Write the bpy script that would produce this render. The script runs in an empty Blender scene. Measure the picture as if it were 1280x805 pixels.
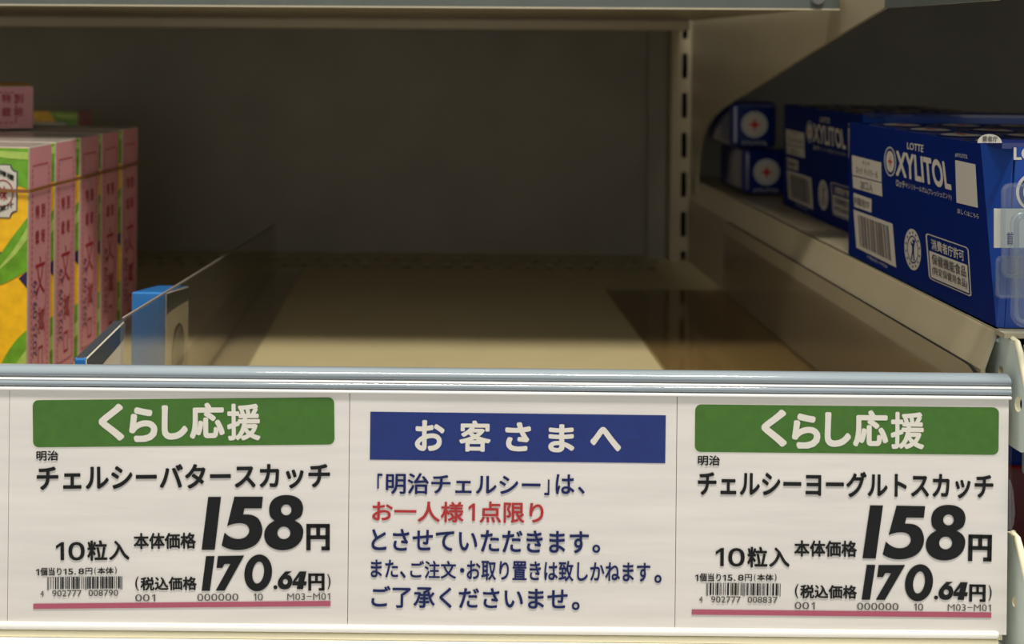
import bpy, bmesh, math, random
from mathutils import Matrix, Vector
from mathutils.geometry import tessellate_polygon

S = bpy.context.scene
COL = S.collection
random.seed(7)

# ------------------------------------------------------------------ camera
CX, CY, F = 535.0, 57.0, 1400.0        # where the optical axis meets the picture, focal length in pixels
H, D0, ROLL = 0.144, 0.347, 0.0097     # lens height above the shelf deck, distance to the price rail
cam = bpy.data.cameras.new('camera')
cam.sensor_fit = 'HORIZONTAL'; cam.sensor_width = 36.0
cam.lens = F / 1280 * 36
cam.shift_x = (640 - CX) / 1280
cam.shift_y = -(402.5 - CY) / 1280
cam.clip_start = 0.02; cam.clip_end = 50
cam.dof.use_dof = True; cam.dof.focus_distance = 0.36; cam.dof.aperture_fstop = 13.0
camo = bpy.data.objects.new('camera', cam); COL.objects.link(camo)
camo.matrix_world = Matrix.Translation((0, -D0, H)) @ Matrix.Rotation(math.pi/2, 4, 'X') @ Matrix.Rotation(ROLL, 4, 'Z')
S.camera = camo

# ------------------------------------------------------------------ light
w = bpy.data.worlds.new('store_light'); S.world = w; w.use_nodes = True
bg = w.node_tree.nodes['Background']
bg.inputs['Color'].default_value = (1.0, 0.975, 0.93, 1); bg.inputs['Strength'].default_value = 0.56

def lamp(name, loc, sx, sy, watts, color, target):
    l = bpy.data.lights.new(name, 'AREA'); l.shape = 'RECTANGLE'; l.size = sx; l.size_y = sy
    l.energy = watts; l.color = color
    o = bpy.data.objects.new(name, l); COL.objects.link(o); o.location = loc
    o.rotation_euler = (Vector(target) - Vector(loc)).to_track_quat('-Z', 'Y').to_euler()
    return o
lamp('aisle_ceiling_light', (0.16, -0.52, 1.75), 0.9, 0.10, 50.0, (1.0, 0.95, 0.86), (0.1, -0.3, 0.0))

S.view_settings.view_transform = 'Standard'; S.view_settings.look = 'None'
S.view_settings.gamma = 1.0; S.view_settings.use_curve_mapping = False
S.view_settings.exposure = 0.0

# ------------------------------------------------------------------ pixel <-> world
cr, sr = math.cos(ROLL), math.sin(ROLL)
def ray(px, py):
    dx, dy = px - CX, py - CY
    return dx*cr + dy*sr, -dx*sr + dy*cr
def P(px, py, y):                       # point at depth y behind the rail plane
    gx, gy = ray(px, py); d = y + D0
    return Vector((gx*d/F, y, H - gy*d/F))
def PX(px, py, X):                      # point on the plane x = X
    gx, gy = ray(px, py); d = X*F/gx
    return Vector((X, d - D0, H - gy*d/F))

# ------------------------------------------------------------------ materials
def mat(name, col, rough=0.5, spec=0.5, var=0.0, vscale=60.0, bump=0.0, bscale=400.0, metal=0.0, coat=0.0, stretch=None):
    m = bpy.data.materials.new(name); m.use_nodes = True
    nt = m.node_tree; b = nt.nodes['Principled BSDF']
    b.inputs['Base Color'].default_value = (*col, 1); b.inputs['Roughness'].default_value = rough
    b.inputs['Specular IOR Level'].default_value = spec; b.inputs['Metallic'].default_value = metal
    b.inputs['Coat Weight'].default_value = coat; b.inputs['Coat Roughness'].default_value = 0.08
    if var or bump:
        tc = nt.nodes.new('ShaderNodeTexCoord'); mp = nt.nodes.new('ShaderNodeMapping')
        nt.links.new(tc.outputs['Object'], mp.inputs['Vector'])
        if stretch: mp.inputs['Scale'].default_value = stretch
    if var:
        n = nt.nodes.new('ShaderNodeTexNoise'); n.inputs['Scale'].default_value = vscale; n.inputs['Detail'].default_value = 6
        r = nt.nodes.new('ShaderNodeValToRGB')
        r.color_ramp.elements[0].position = 0.3; r.color_ramp.elements[1].position = 0.7
        r.color_ramp.elements[0].color = (*[c*(1-var) for c in col], 1)
        r.color_ramp.elements[1].color = (*[min(1, c*(1+var*0.5)) for c in col], 1)
        nt.links.new(mp.outputs['Vector'], n.inputs['Vector']); nt.links.new(n.outputs['Fac'], r.inputs['Fac'])
        nt.links.new(r.outputs['Color'], b.inputs['Base Color'])
    if bump:
        n2 = nt.nodes.new('ShaderNodeTexNoise'); n2.inputs['Scale'].default_value = bscale; n2.inputs['Detail'].default_value = 4
        bp = nt.nodes.new('ShaderNodeBump'); bp.inputs['Strength'].default_value = bump; bp.inputs['Distance'].default_value = 0.0004
        nt.links.new(mp.outputs['Vector'], n2.inputs['Vector']); nt.links.new(n2.outputs['Fac'], bp.inputs['Height'])
        nt.links.new(bp.outputs['Normal'], b.inputs['Normal'])
    return m

def clear(name, tint, ior=1.45, rough=0.03, haze=0.0, hazecol=(0.8, 0.8, 0.8)):
    m = bpy.data.materials.new(name); m.use_nodes = True; nt = m.node_tree
    for n in list(nt.nodes): nt.nodes.remove(n)
    out = nt.nodes.new('ShaderNodeOutputMaterial'); mix = nt.nodes.new('ShaderNodeMixShader')
    tr = nt.nodes.new('ShaderNodeBsdfTransparent'); gl = nt.nodes.new('ShaderNodeBsdfGlossy'); fr = nt.nodes.new('ShaderNodeFresnel')
    tr.inputs['Color'].default_value = (*tint, 1); gl.inputs['Roughness'].default_value = rough; 
    ge = nt.nodes.new('ShaderNodeNewGeometry'); mr = nt.nodes.new('ShaderNodeMapRange')   # same reflectance on both faces of the sheet
    mr.inputs['To Min'].default_value = ior; mr.inputs['To Max'].default_value = 1/ior
    nt.links.new(ge.outputs['Backfacing'], mr.inputs['Value']); nt.links.new(mr.outputs['Result'], fr.inputs['IOR'])
    src = tr.outputs[0]
    if haze:
        df = nt.nodes.new('ShaderNodeBsdfDiffuse'); df.inputs['Color'].default_value = (*hazecol, 1)
        mh = nt.nodes.new('ShaderNodeMixShader'); mh.inputs['Fac'].default_value = haze
        nt.links.new(tr.outputs[0], mh.inputs[1]); nt.links.new(df.outputs[0], mh.inputs[2]); src = mh.outputs[0]
    nt.links.new(fr.outputs[0], mix.inputs['Fac']); nt.links.new(src, mix.inputs[1]); nt.links.new(gl.outputs[0], mix.inputs[2])
    nt.links.new(mix.outputs[0], out.inputs['Surface'])
    return m

STEEL = mat('beige_painted_steel', (0.36, 0.31, 0.205), 0.38, 0.5, 0.06, 40, 0.05, 900)
DECK = mat('beige_shelf_deck', (0.34, 0.283, 0.153), 0.42, 0.4, 0.05, 30, 0.05, 900)
PANEL = mat('grey_back_panel', (0.245, 0.228, 0.178), 0.55, 0.4, 0.10, 25, 0.05, 700)
PALE = mat('pale_green_grey_paint', (0.62, 0.7, 0.64), 0.42, 0.5, 0.05, 60)
CREAM = mat('cream_paint_edge', (0.80, 0.74, 0.52), 0.4, 0.5)
DARK = mat('shade_black', (0.012, 0.011, 0.010), 0.9, 0.1)  # near-black colour stands in for shade in hollows and below holes
PAPER = mat('card_paper', (0.9, 0.86, 0.82), 0.7, 0.2, 0.075, 140, 0.08, 700, stretch=(0.15, 1, 1.6))
GREEN = mat('banner_green', (0.062, 0.190, 0.022), 0.6, 0.3, 0.15, 500)
NAVY = mat('banner_blue', (0.01, 0.032, 0.215), 0.6, 0.3, 0.15, 500)
NAVYTX = mat('text_navy', (0.009, 0.018, 0.120), 0.6, 0.1)
REDTX = mat('text_red', (0.50, 0.030, 0.035), 0.6, 0.3)
BLACK = mat('text_black', (0.007, 0.008, 0.009), 0.6, 0.08)
GREYTX = mat('text_grey', (0.10, 0.09, 0.085), 0.6, 0.3)
WHITEPR = mat('print_white', (0.88, 0.84, 0.76), 0.6, 0.3)
PINKLN = mat('print_pink', (0.50, 0.105, 0.175), 0.6, 0.3)
LIP = mat('rail_plastic_lip', (0.26, 0.31, 0.345), 0.12, 0.6, 0.10, 200, stretch=(0.05, 1, 1), coat=0.6)
LIPWHITE = mat('rail_white_edge_sheen', (0.85, 0.84, 0.80), 0.25, 0.5)  # white also carries the highlights on the clear plastic edges
COVER = clear('clear_rail_cover', (0.99, 0.99, 0.985), 1.25, 0.05)
ACRYL = clear('clear_acrylic', (0.94, 0.92, 0.88), 1.50, 0.02, 0.02)
BASEPL = clear('smoky_acrylic_base', (0.80, 0.74, 0.62), 1.45, 0.06, 0.05, (0.35, 0.27, 0.16))
HOLDER = clear('clear_ticket_holder', (0.92, 0.95, 0.97), 1.5, 0.03, 0.03, (0.75, 0.8, 0.86))
PLEDGE = mat('acrylic_cut_edge', (0.16, 0.14, 0.115), 0.3, 0.5)
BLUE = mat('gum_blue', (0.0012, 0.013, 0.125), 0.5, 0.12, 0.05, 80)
BLUEF = mat('gum_front_blue_lit', (0.005, 0.045, 0.26), 0.30, 0.4)  # brighter blue: light on the front and cut corner put into colour
FOIL = mat('gum_foil_blue', (0.005, 0.02, 0.15), 0.16, 0.7, 0.2, 120, 0.5, 120, coat=0.7)
GWHITE = mat('gum_print_white_shaded', (0.52, 0.49, 0.43), 0.5, 0.3)  # print white dimmed: the shade on the gum boxes is in the colour
GGREY = mat('gum_print_silver', (0.42, 0.44, 0.46), 0.4, 0.4)
GRED = mat('gum_print_red', (0.50, 0.03, 0.03), 0.5, 0.3)
PINK = mat('candy_pink', (0.5, 0.215, 0.225), 0.5, 0.4, 0.04, 90)
PRED = mat('candy_red_ink', (0.27, 0.015, 0.025), 0.6, 0.2)
PDATE = mat('candy_purple_ink', (0.10, 0.035, 0.09), 0.6, 0.2)
YELLOW = mat('candy_yellow', (0.80, 0.45, 0.012), 0.4, 0.4, 0.18, 220)
LEAF = mat('candy_leaf_green', (0.13, 0.33, 0.020), 0.4, 0.4, 0.35, 160)
LEAF2 = mat('candy_leaf_light', (0.36, 0.50, 0.10), 0.4, 0.4, 0.2, 200)
PURPLE = mat('candy_purple', (0.030, 0.013, 0.07), 0.5, 0.3)
CTOP = mat('candy_carton_top', (0.33, 0.29, 0.24), 0.28, 0.6, 0.15, 150, 0.3, 200, coat=0.4)
TAPE = mat('brown_tear_tape', (0.2, 0.085, 0.025), 0.4, 0.4)
PBLUE = mat('pack_blue', (0.022, 0.16, 0.45), 0.3, 0.5, 0.08, 90, coat=0.4)
PCREAM = mat('pack_cream', (0.78, 0.71, 0.56), 0.4, 0.5)
PDARK = mat('pack_dark_band', (0.035, 0.045, 0.055), 0.3, 0.6)
CHROME = mat('screw_chrome', (0.7, 0.7, 0.72), 0.2, 0.5, metal=1.0)
STRIP = mat('upper_strip_grey', (0.085, 0.098, 0.086), 0.4, 0.5, 0.1, 60)
BEAM = mat('beam_beige_paint', (0.47, 0.41, 0.29), 0.4, 0.5, 0.06, 40)
GREYFL = mat('lower_shelf_grey', (0.40, 0.36, 0.27), 0.6, 0.3, 0.2, 900)

# ------------------------------------------------------------------ mesh builder
_tc = {}
def glyphs(body, bold=0.0):
    """triangles of a line of writing, normalised to a unit box, v up; heavy strokes are laid as shifted copies"""
    k = (body, bold)
    if body == '１' and k not in _tc:   # a plain one with a flag
        vs = [(.56, 0), (1, 0), (1, 1), (.64, 1), (0, .80), (0, .62), (.56, .80)]
        _tc[k] = (vs, [(0, 1, 2, 3, 6), (3, 4, 5, 6)], len(vs))
    if k not in _tc:
        cu = bpy.data.curves.new('writing', 'FONT'); cu.body = body; cu.size = 1; cu.resolution_u = 4
        o = bpy.data.objects.new('writing', cu); COL.objects.link(o)
        dg = bpy.context.evaluated_depsgraph_get(); dg.update()
        m = bpy.data.meshes.new_from_object(o.evaluated_get(dg), depsgraph=dg)
        v0 = [(v.co.x, v.co.y) for v in m.vertices]; f0 = [tuple(p.vertices) for p in m.polygons]
        bpy.data.objects.remove(o); bpy.data.curves.remove(cu); bpy.data.meshes.remove(m)
        sh = [(0, 0)] if bold < 0.004 else [(bold*math.cos(i*math.pi/4+.39), bold*math.sin(i*math.pi/4+.39)) for i in range(8)]
        if bold > 0.028: sh.append((0, 0))
        vs, fs = [], []
        for dx, dy in sh:
            n = len(vs); vs += [(x+dx, y+dy) for x, y in v0]; fs += [tuple(n+i for i in f) for f in f0]
        x0 = min(v[0] for v in vs); x1 = max(v[0] for v in vs); y0 = min(v[1] for v in vs); y1 = max(v[1] for v in vs)
        nv = len(v0)
        _tc[k] = ([((x-x0)/(x1-x0 or 1), (y-y0)/(y1-y0 or 1)) for x, y in vs], fs, nv)
    return _tc[k]

class MB:
    def __init__(s): s.v = []; s.f = []; s.m = []; s.mats = []; s.sm = []
    def mi(s, m):
        if m not in s.mats: s.mats.append(m)
        return s.mats.index(m)
    def add(s, vs, fs, m, smooth=False):
        b = len(s.v); s.v += [Vector(v) for v in vs]; i = s.mi(m)
        for f in fs: s.f.append(tuple(b+k for k in f)); s.m.append(i); s.sm.append(smooth)
    def box(s, a, b, m, r=0.0, seg=2, fmat=None):
        """fmat: dict of face direction ('-y', '+x', ...) to material"""
        bm = bmesh.new(); bmesh.ops.create_cube(bm, size=1)
        for v in bm.verts: v.co = Vector([(a[i]+b[i])/2 + v.co[i]*(b[i]-a[i]) for i in range(3)])
        if r: bmesh.ops.bevel(bm, geom=bm.edges[:], offset=r, segments=seg, affect='EDGES', profile=0.5)
        bm.normal_update(); bm.verts.index_update()
        vs = [v.co.copy() for v in bm.verts]
        base = len(s.v); s.v += vs
        for f in bm.faces:
            mm = m
            if fmat:
                n = f.normal; ax = max(range(3), key=lambda i: abs(n[i]))
                if abs(n[ax]) > 0.9: mm = fmat.get(('+' if n[ax] > 0 else '-') + 'xyz'[ax], m)
            s.f.append(tuple(base+v.index for v in f.verts)); s.m.append(s.mi(mm)); s.sm.append(bool(r) and len(f.verts) == 4 and False)
        bm.free()
    def poly(s, loops, fn, m):
        """flat shape (outer loop, holes) in u,v mapped by fn"""
        tris = tessellate_polygon([[Vector((p[0], p[1], 0)) for p in l] for l in loops])
        pts = [p for l in loops for p in l]
        s.add([fn(*p) for p in pts], tris, m)
    def text(s, body, q, fn, m, bold=0.0):
        """writing fitted into the quad q = TL, TR, BR, BL"""
        vs, fs, nv = glyphs(body, bold); TL, TR, BR, BL = q
        nrm = (fn(*TR)-fn(*TL)).cross(fn(*TL)-fn(*BL)).normalized()
        out = []
        for i, (a, b) in enumerate(vs):
            c = 1-b
            u = (1-a)*(1-c)*TL[0] + a*(1-c)*TR[0] + a*c*BR[0] + (1-a)*c*BL[0]
            v = (1-a)*(1-c)*TL[1] + a*(1-c)*TR[1] + a*c*BR[1] + (1-a)*c*BL[1]
            out.append(fn(u, v) + nrm*(i//nv)*4e-6)      # heavy writing: strokes lie 4 microns over each other
        s.add(out, fs, m)
    def prism(s, prof, fn, t0, t1, m, smooth=False, capm=None):
        """closed profile (ordered) swept from t0 to t1; fn(u, v, t)"""
        n = len(prof)
        vs = [fn(u, v, t0) for u, v in prof] + [fn(u, v, t1) for u, v in prof]
        s.add(vs, [(i, (i+1) % n, n+(i+1) % n, n+i) for i in range(n)], m, smooth)
        tri = tessellate_polygon([[Vector((u, v, 0)) for u, v in prof]])
        s.add(vs[:n], tri, capm or m); s.add(vs[n:], tri, capm or m)
    def plate(s, loops, fn, t0, t1, m, edgem=None):
        """plate with holes: loops[0] outer"""
        tris = tessellate_polygon([[Vector((p[0], p[1], 0)) for p in l] for l in loops])
        pts = [p for l in loops for p in l]
        s.add([fn(u, v, t0) for u, v in pts], tris, m); s.add([fn(u, v, t1) for u, v in pts], tris, m)
        for l in loops:
            n = len(l)
            s.add([fn(u, v, t0) for u, v in l] + [fn(u, v, t1) for u, v in l],
                  [(i, (i+1) % n, n+(i+1) % n, n+i) for i in range(n)], edgem or m)
    def tube(s, pts, r, m, n=8, closed=False):
        pts = [Vector(p) for p in pts]; rings = []
        k = len(pts)
        for i, p in enumerate(pts):
            if closed: t = (pts[(i+1) % k] - pts[i-1])
            else: t = pts[min(i+1, k-1)] - pts[max(i-1, 0)]
            t.normalize(); up = Vector((0, 1, 0)) if abs(t.y) < 0.9 else Vector((1, 0, 0))
            a = t.cross(up).normalized(); b = t.cross(a)
            rings.append([p + (a*math.cos(2*math.pi*j/n) + b*math.sin(2*math.pi*j/n))*r for j in range(n)])
        vs = [v for rg in rings for v in rg]
        fs = []
        for i in range(k if closed else k-1):
            i2 = (i+1) % k
            for j in range(n): fs.append((i*n+j, i*n+(j+1) % n, i2*n+(j+1) % n, i2*n+j))
        if not closed: fs += [tuple(range(n)), tuple((k-1)*n+j for j in range(n))]
        s.add(vs, fs, m, True)
    def build(s, name, parent=None):
        me = bpy.data.meshes.new(name); me.from_pydata([tuple(v) for v in s.v], [], s.f)
        for m in s.mats: me.materials.append(m)
        for p, i, sm in zip(me.polygons, s.m, s.sm): p.material_index = i; p.use_smooth = sm
        bm = bmesh.new(); bm.from_mesh(me); bmesh.ops.recalc_face_normals(bm, faces=bm.faces[:]); bm.to_mesh(me); bm.free()
        o = bpy.data.objects.new(name, me); COL.objects.link(o)
        if parent: o.parent = parent
        return o

def tag(o, label=None, cat=None, group=None, kind=None):
    if label: o['label'] = label
    if cat: o['category'] = cat
    if group: o['group'] = group
    if kind: o['kind'] = kind
    return o
def thing(name, label, cat, loc=(0, 0, 0), group=None):
    o = bpy.data.objects.new(name, None); COL.objects.link(o); o.location = loc; o.empty_display_size = 0.02
    return tag(o, label, cat, group)
def copy_tree(root, loc=None):
    r = root.copy(); COL.objects.link(r)
    if loc is not None: r.location = loc
    for ch in root.children:
        c = ch.copy(); COL.objects.link(c); c.parent = r
    return r

def arc(cx, cy, rx, ry, a0, a1, n):
    return [(cx + rx*math.cos(math.radians(a0+(a1-a0)*i/n)), cy + ry*math.sin(math.radians(a0+(a1-a0)*i/n))) for i in range(n+1)]
def ell(cx, cy, rx, ry, n=40, shear=0.0):
    return [(cx + rx*math.cos(2*math.pi*i/n) - shear*ry*math.sin(2*math.pi*i/n), cy + ry*math.sin(2*math.pi*i/n)) for i in range(n)]
def rrect(x0, y0, x1, y1, r, n=6):
    return arc(x1-r, y0+r, r, r, -90, 0, n) + arc(x1-r, y1-r, r, r, 0, 90, n) + arc(x0+r, y1-r, r, r, 90, 180, n) + arc(x0+r, y0+r, r, r, 180, 270, n)
def rect(x0, y0, x1, y1): return [(x0, y0), (x1, y0), (x1, y1), (x0, y1)]
def spline(pts, n=6):
    """closed smooth curve; a point given as (x, y, 1) is a sharp corner"""
    out = []; k = len(pts)
    for i in range(k):
        p0, p1, p2, p3 = pts[i-1], pts[i], pts[(i+1) % k], pts[(i+2) % k]
        c1, c2 = len(p1) > 2, len(p2) > 2
        if c1 and c2: out.append((p1[0], p1[1])); continue
        a = p1 if c1 else p0; b = p2 if c2 else p3
        for j in range(n):
            t = j/n
            q = []
            for d in (0, 1):
                q.append(0.5*(2*p1[d] + (p2[d]-a[d])*t + (2*a[d]-5*p1[d]+4*p2[d]-b[d])*t*t + (3*p1[d]-a[d]-3*p2[d]+b[d])*t**3))
            out.append(tuple(q))
    return out
def qbox(x0, y0, x1, y1, ang=0.0):
    cx, cy = (x0+x1)/2, (y0+y1)/2; c, s_ = math.cos(ang), math.sin(ang)
    return [(cx + (x-cx)*c - (y-cy)*s_, cy + (x-cx)*s_ + (y-cy)*c) for x, y in rect(x0, y0, x1, y1)]
def quad_fn(q, base):                  # unit square inside a quad, then onto a surface
    TL, TR, BR, BL = q
    def f(a, c):
        u = (1-a)*(1-c)*TL[0] + a*(1-c)*TR[0] + a*c*BR[0] + (1-a)*c*BL[0]
        v = (1-a)*(1-c)*TL[1] + a*(1-c)*TR[1] + a*c*BR[1] + (1-a)*c*BL[1]
        return base(u, v)
    return f

# ================================================================== SETTING
YB = 0.430                              # back panel
LX, RX = -0.72, 0.90
b = MB(); b.box((LX, YB, -0.40), (0.174, YB+0.012, 0.62), PANEL)
tag(b.build('wall_back'), kind='structure')
b = MB(); b.box((0.174, YB, -0.40), (RX, YB+0.012, 0.62), PANEL)
tag(b.build('wall_back_neighbour'), kind='structure')
b = MB(); b.box((LX-0.012, -0.02, -0.40), (LX, YB+0.012, 0.62), PANEL)  # unseen end panel, added to stop light leaking in from the left
tag(b.build('wall_left_lightstop'), kind='structure')
b = MB(); b.box((RX, -0.02, -0.40), (RX+0.012, YB+0.012, 0.62), PANEL)  # same at the right: unseen panel added against light leaks
tag(b.build('wall_right_lightstop'), kind='structure')

# slotted upright post
t = thing('upright_post', 'beige slotted steel upright at the right of the empty back panel', 'shelf upright', (0.174, 0.42, -0.40))
t0 = Vector(t.location)
b = MB()
px0, px1, yf = 0.1655, 0.1825, 0.413
sx0, sx1 = P(851.5, 200, yf).x, P(858.5, 200, yf).x
zc = [P(855, y, yf).z for y in (132, 182, 233, 281, 330)]
pitch = (zc[0]-zc[-1])/4
zs = [zc[0] - pitch*i for i in range(-16, 18)]
fnp = lambda u, v, tt: Vector((u, tt, v)) - t0
holes = [rrect(sx0, z-0.0088, sx1, z+0.0088, 0.0016, 3) for z in zs if -0.38 < z < 0.60]
b.plate([rect(px0, -0.399, px1, 0.61)] + holes, fnp, yf, yf+0.0015, STEEL)
for xx in (px0, px1-0.0015): b.box(tuple(Vector((xx, yf+0.0015, -0.399))-t0), tuple(Vector((xx+0.0015, YB, 0.61))-t0), STEEL)
b.build('slotted_face', t)
b = MB(); b.box(tuple(Vector((px0+0.002, YB-0.004, -0.399))-t0), tuple(Vector((px1-0.002, YB-0.0005, 0.61))-t0), DARK); b.build('hollow_shade_sheet', t)  # near-black sheet paints the shade seen through the slots
b = MB(); b.box(tuple(Vector((0.152, YB-0.006, -0.399))-t0), tuple(Vector((px0, YB-0.0002, 0.61))-t0), PANEL, 0.001); b.build('panel_edge_strip', t)

# ------------------------------------------------------------------ main shelf
SR = 0.1795
t = thing('display_shelf', 'empty beige steel shelf with perforated rear behind the price rail', 'shelf', (-0.27, 0.21, -0.03))
t0 = Vector(t.location)
fz = lambda u, v, tt: Vector((u, v, tt)) - t0
b = MB()
loops = [rect(LX, 0.004, SR, YB)]
ys = [0.3865, 0.4090]
x = -0.60
i = 0
while x < 0.15:
    for k, yy in enumerate(ys):
        xx = x + (0.0066 if k else 0)
        loops.append(rrect(xx-0.0028, yy-0.0055, xx+0.0028, yy+0.0055, 0.0012, 2))
    x += 0.01335
b.plate(loops, fz, -0.0012, 0.0, DECK)
b.build('deck', t)
b = MB(); b.box(tuple(Vector((LX, 0.004, -0.030))-t0), tuple(Vector((SR, 0.006, -0.0012))-t0), STEEL); b.build('front_lip', t)
b = MB(); b.box(tuple(Vector((LX, 0.0062, -0.030))-t0), tuple(Vector((SR, 0.4295, -0.028))-t0), DARK); b.build('light_block_sheet', t)  # unseen sheet added to block light from below, keeps the deck holes dark

# lower shelf edge seen under the rail
b = MB()
b.box((LX, -0.012, -0.0520), (0.1795, 0.020, -0.0440), GREYFL, 0.0008)
o = b.build('lower_ledge'); tag(o, 'speckled grey ledge along the bottom edge below the price rail', 'ledge')

# steel side divider beside the deck
b = MB()
prof = [(0.006, 0.0005)] + arc(0.016, 0.033, 0.0115, 0.010, 180, 90, 8) + [(0.306, 0.043), (0.306, 0.0005)]
b.plate([prof], lambda u, v, tt: Vector((tt, u, v)), 0.1748, 0.1762, STEEL, DARK)  # near-black edge draws the gap line at the crease
o = b.build('steel_side_divider'); tag(o, 'low beige steel side plate with rounded front corner right of the empty space', 'shelf divider')

# ------------------------------------------------------------------ neighbouring shelf on the right
NZ = 0.0555
t = thing('side_shelf', 'raised beige steel shelf carrying the blue gum boxes', 'shelf', (0.5, 0.21, -0.02))
t0 = Vector(t.location)
fx = lambda u, v, tt: Vector((tt, u, v)) - t0
b = MB(); b.box(tuple(Vector((0.1815, 0.004, NZ-0.0015))-t0), tuple(Vector((RX, 0.428, NZ))-t0), STEEL); b.build('deck', t)
b = MB()                                # flange leaning outward a little
pr = [(0.1772, 0.000), (0.1772, 0.0425), (0.1812, NZ-0.001), (0.1818, NZ), (0.1830, NZ), (0.1786, 0.0425), (0.1786, 0.0)]
b.prism(pr, lambda u, v, tt: Vector((u, tt, v)) - t0, 0.010, 0.410, STEEL)
b.build('side_flange', t)
b = MB()
XB = 0.1835
def fb(px, py): p = PX(px, py, XB); return (p.y, p.z)
out = [fb(*q) for q in [(1225, 404), (1240, 412.5), (1255, 421), (1262, 424), (1267, 429), (1271, 442), (1276, 468), (1281, 495), (1286, 522), (1288, 545), (1284, 563), (1276, 565.5), (1267, 560), (1250, 548), (1225, 532)]]
hole = [fb(1273+4.5*math.cos(k*math.pi/8), 505+10*math.sin(k*math.pi/8)) for k in range(16)]
hole2 = [fb(1251+3*math.cos(k*math.pi/6), 463+5.5*math.sin(k*math.pi/6)) for k in range(12)]
b.plate([out, hole, hole2], fx, XB, XB+0.0016, PALE, CREAM); b.build('bracket_plate', t)
b = MB()
b.tube([Vector(fx(*fb(px, py), XB+0.0008)) for px, py in [(1263, 423.5), (1268, 428), (1272, 441), (1277, 467), (1282, 494), (1287, 521)]], 0.0010, CREAM)
b.build('bracket_edge', t)
b = MB()
b.tube([Vector(fx(*fb(px, py), XB-0.0004)) for px, py in [(1233, 416), (1241, 421), (1249, 425)]], 0.0008, PALE); b.build('support_rib', t)
b = MB(); b.box(tuple(Vector((0.187, 0.0015, 0.012))-t0), tuple(Vector((RX, 0.0040, NZ-0.003))-t0), LIP, 0.0008)
b.box(tuple(Vector((0.187, -0.001, NZ-0.008))-t0), tuple(Vector((RX, 0.0040, NZ-0.003))-t0), LIP, 0.0015); b.build('front_edge', t)

# lower bracket plate at the right end of the rail
t = thing('lower_bracket', 'pale steel bracket plate with cream edge beside the right end of price rail bottom', 'shelf bracket', (XB, 0.0, -0.06))
t0 = Vector(t.location)
fx = lambda u, v, tt: Vector((tt, u, v)) - t0
out = [fb(*q) for q in [(1258, 664), (1263, 667), (1267, 673), (1271, 686), (1276, 708), (1282, 736), (1290, 770), (1298, 805), (1300, 830), (1258, 830), (1240, 830), (1240, 664)]]
hole = [fb(1268+2.8*math.cos(k*math.pi/8), 752+6.5*math.sin(k*math.pi/8)) for k in range(16)]
b = MB(); b.plate([out, hole], fx, XB, XB+0.0016, PALE, CREAM); b.build('plate', t)
b = MB(); b.tube([Vector(fx(*fb(px, py), XB+0.0008)) for px, py in [(1263, 666), (1268, 673), (1272, 686), (1277, 708), (1283, 736), (1291, 770)]], 0.0011, CREAM); b.build('edge_strip', t)

# dark goods in the gap between the two plates
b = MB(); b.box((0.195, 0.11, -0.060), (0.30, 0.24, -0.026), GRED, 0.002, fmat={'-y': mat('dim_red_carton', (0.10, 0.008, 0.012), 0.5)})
tag(b.build('red_carton'), 'dim dark red carton seen in the gap under the right bracket plate', 'carton')
b = MB(); b.box((0.195, 0.11, -0.0255), (0.30, 0.24, 0.002), BLUE, 0.002)
tag(b.build('navy_carton'), 'dim navy carton on the dark red one in the gap at far right', 'carton')
b = MB(); b.box((0.1838, 0.03, -0.070), (RX, 0.42, -0.0605), STEEL); tag(b.build('gap_shelf'), 'dark steel shelf low in the gap at far right', 'shelf')

# ------------------------------------------------------------------ upper shelf
t = thing('upper_shelf', 'shallow upper shelf across the top with grey-green price strip', 'shelf', (0.0, 0.13, 0.160))
t.rotation_euler = (0, -0.004, 0)
b = MB(); b.box((LX+0.001, 0.002, 0.001), (0.1715, 0.2995, 0.004), STEEL); b.build('pan', t)
b = MB(); b.box((LX+0.001, 0.0, 0.0), (0.1752, 0.002, 0.040), STRIP, 0.0006); b.build('price_strip', t)
b = MB(); b.box((LX+0.001, -0.0004, 0.0), (0.1752, 0.0001, 0.0006), BEAM, 0.0001); b.build('strip_lower_edge', t)
b = MB(); b.box((LX+0.001, 0.228, -0.0055), (0.1650, 0.252, 0.001), BEAM, 0.001); b.build('stiffening_beam', t)
b = MB()
b.add([(0.1655+0.0026*math.cos(k*math.pi/8), -0.0016, 0.0050+0.0026*math.sin(k*math.pi/8)) for k in range(16)] +
      [(0.1655+0.0030*math.cos(k*math.pi/8), -0.0002, 0.0050+0.0030*math.sin(k*math.pi/8)) for k in range(16)],
      [tuple(range(16))] + [(k, (k+1) % 16, 16+(k+1) % 16, 16+k) for k in range(16)], CHROME); b.build('screw', t)

# neighbouring upper shelf with its bracket
t = thing('upper_side_shelf', 'deep upper shelf over the blue gum boxes', 'shelf', (0.5, 0.20, 0.165))
t0 = Vector(t.location); fx = lambda u, v, tt: Vector((tt, u, v)) - t0
XU = 0.1785
def fu(px, py): p = PX(px, py, XU); return (p.y, p.z)
b = MB(); b.box(tuple(Vector((0.1802, 0.004, 0.192))-t0), tuple(Vector((RX, 0.4295, 0.195))-t0), STEEL); b.build('pan', t)
b = MB(); b.plate([[fu(1108, 10), fu(1150, 7.5), fu(1245, 0.5), (-0.004, 0.1612), (-0.004, 0.206), (0.085, 0.206)]], fx, XU-0.0008, XU+0.001, STRIP, BEAM); b.build('side_lip', t)
b = MB(); b.box(tuple(Vector((XU+0.001, -0.004, 0.162))-t0), tuple(Vector((RX, -0.002, 0.206))-t0), STRIP); b.build('price_strip', t)
b = MB()
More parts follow.
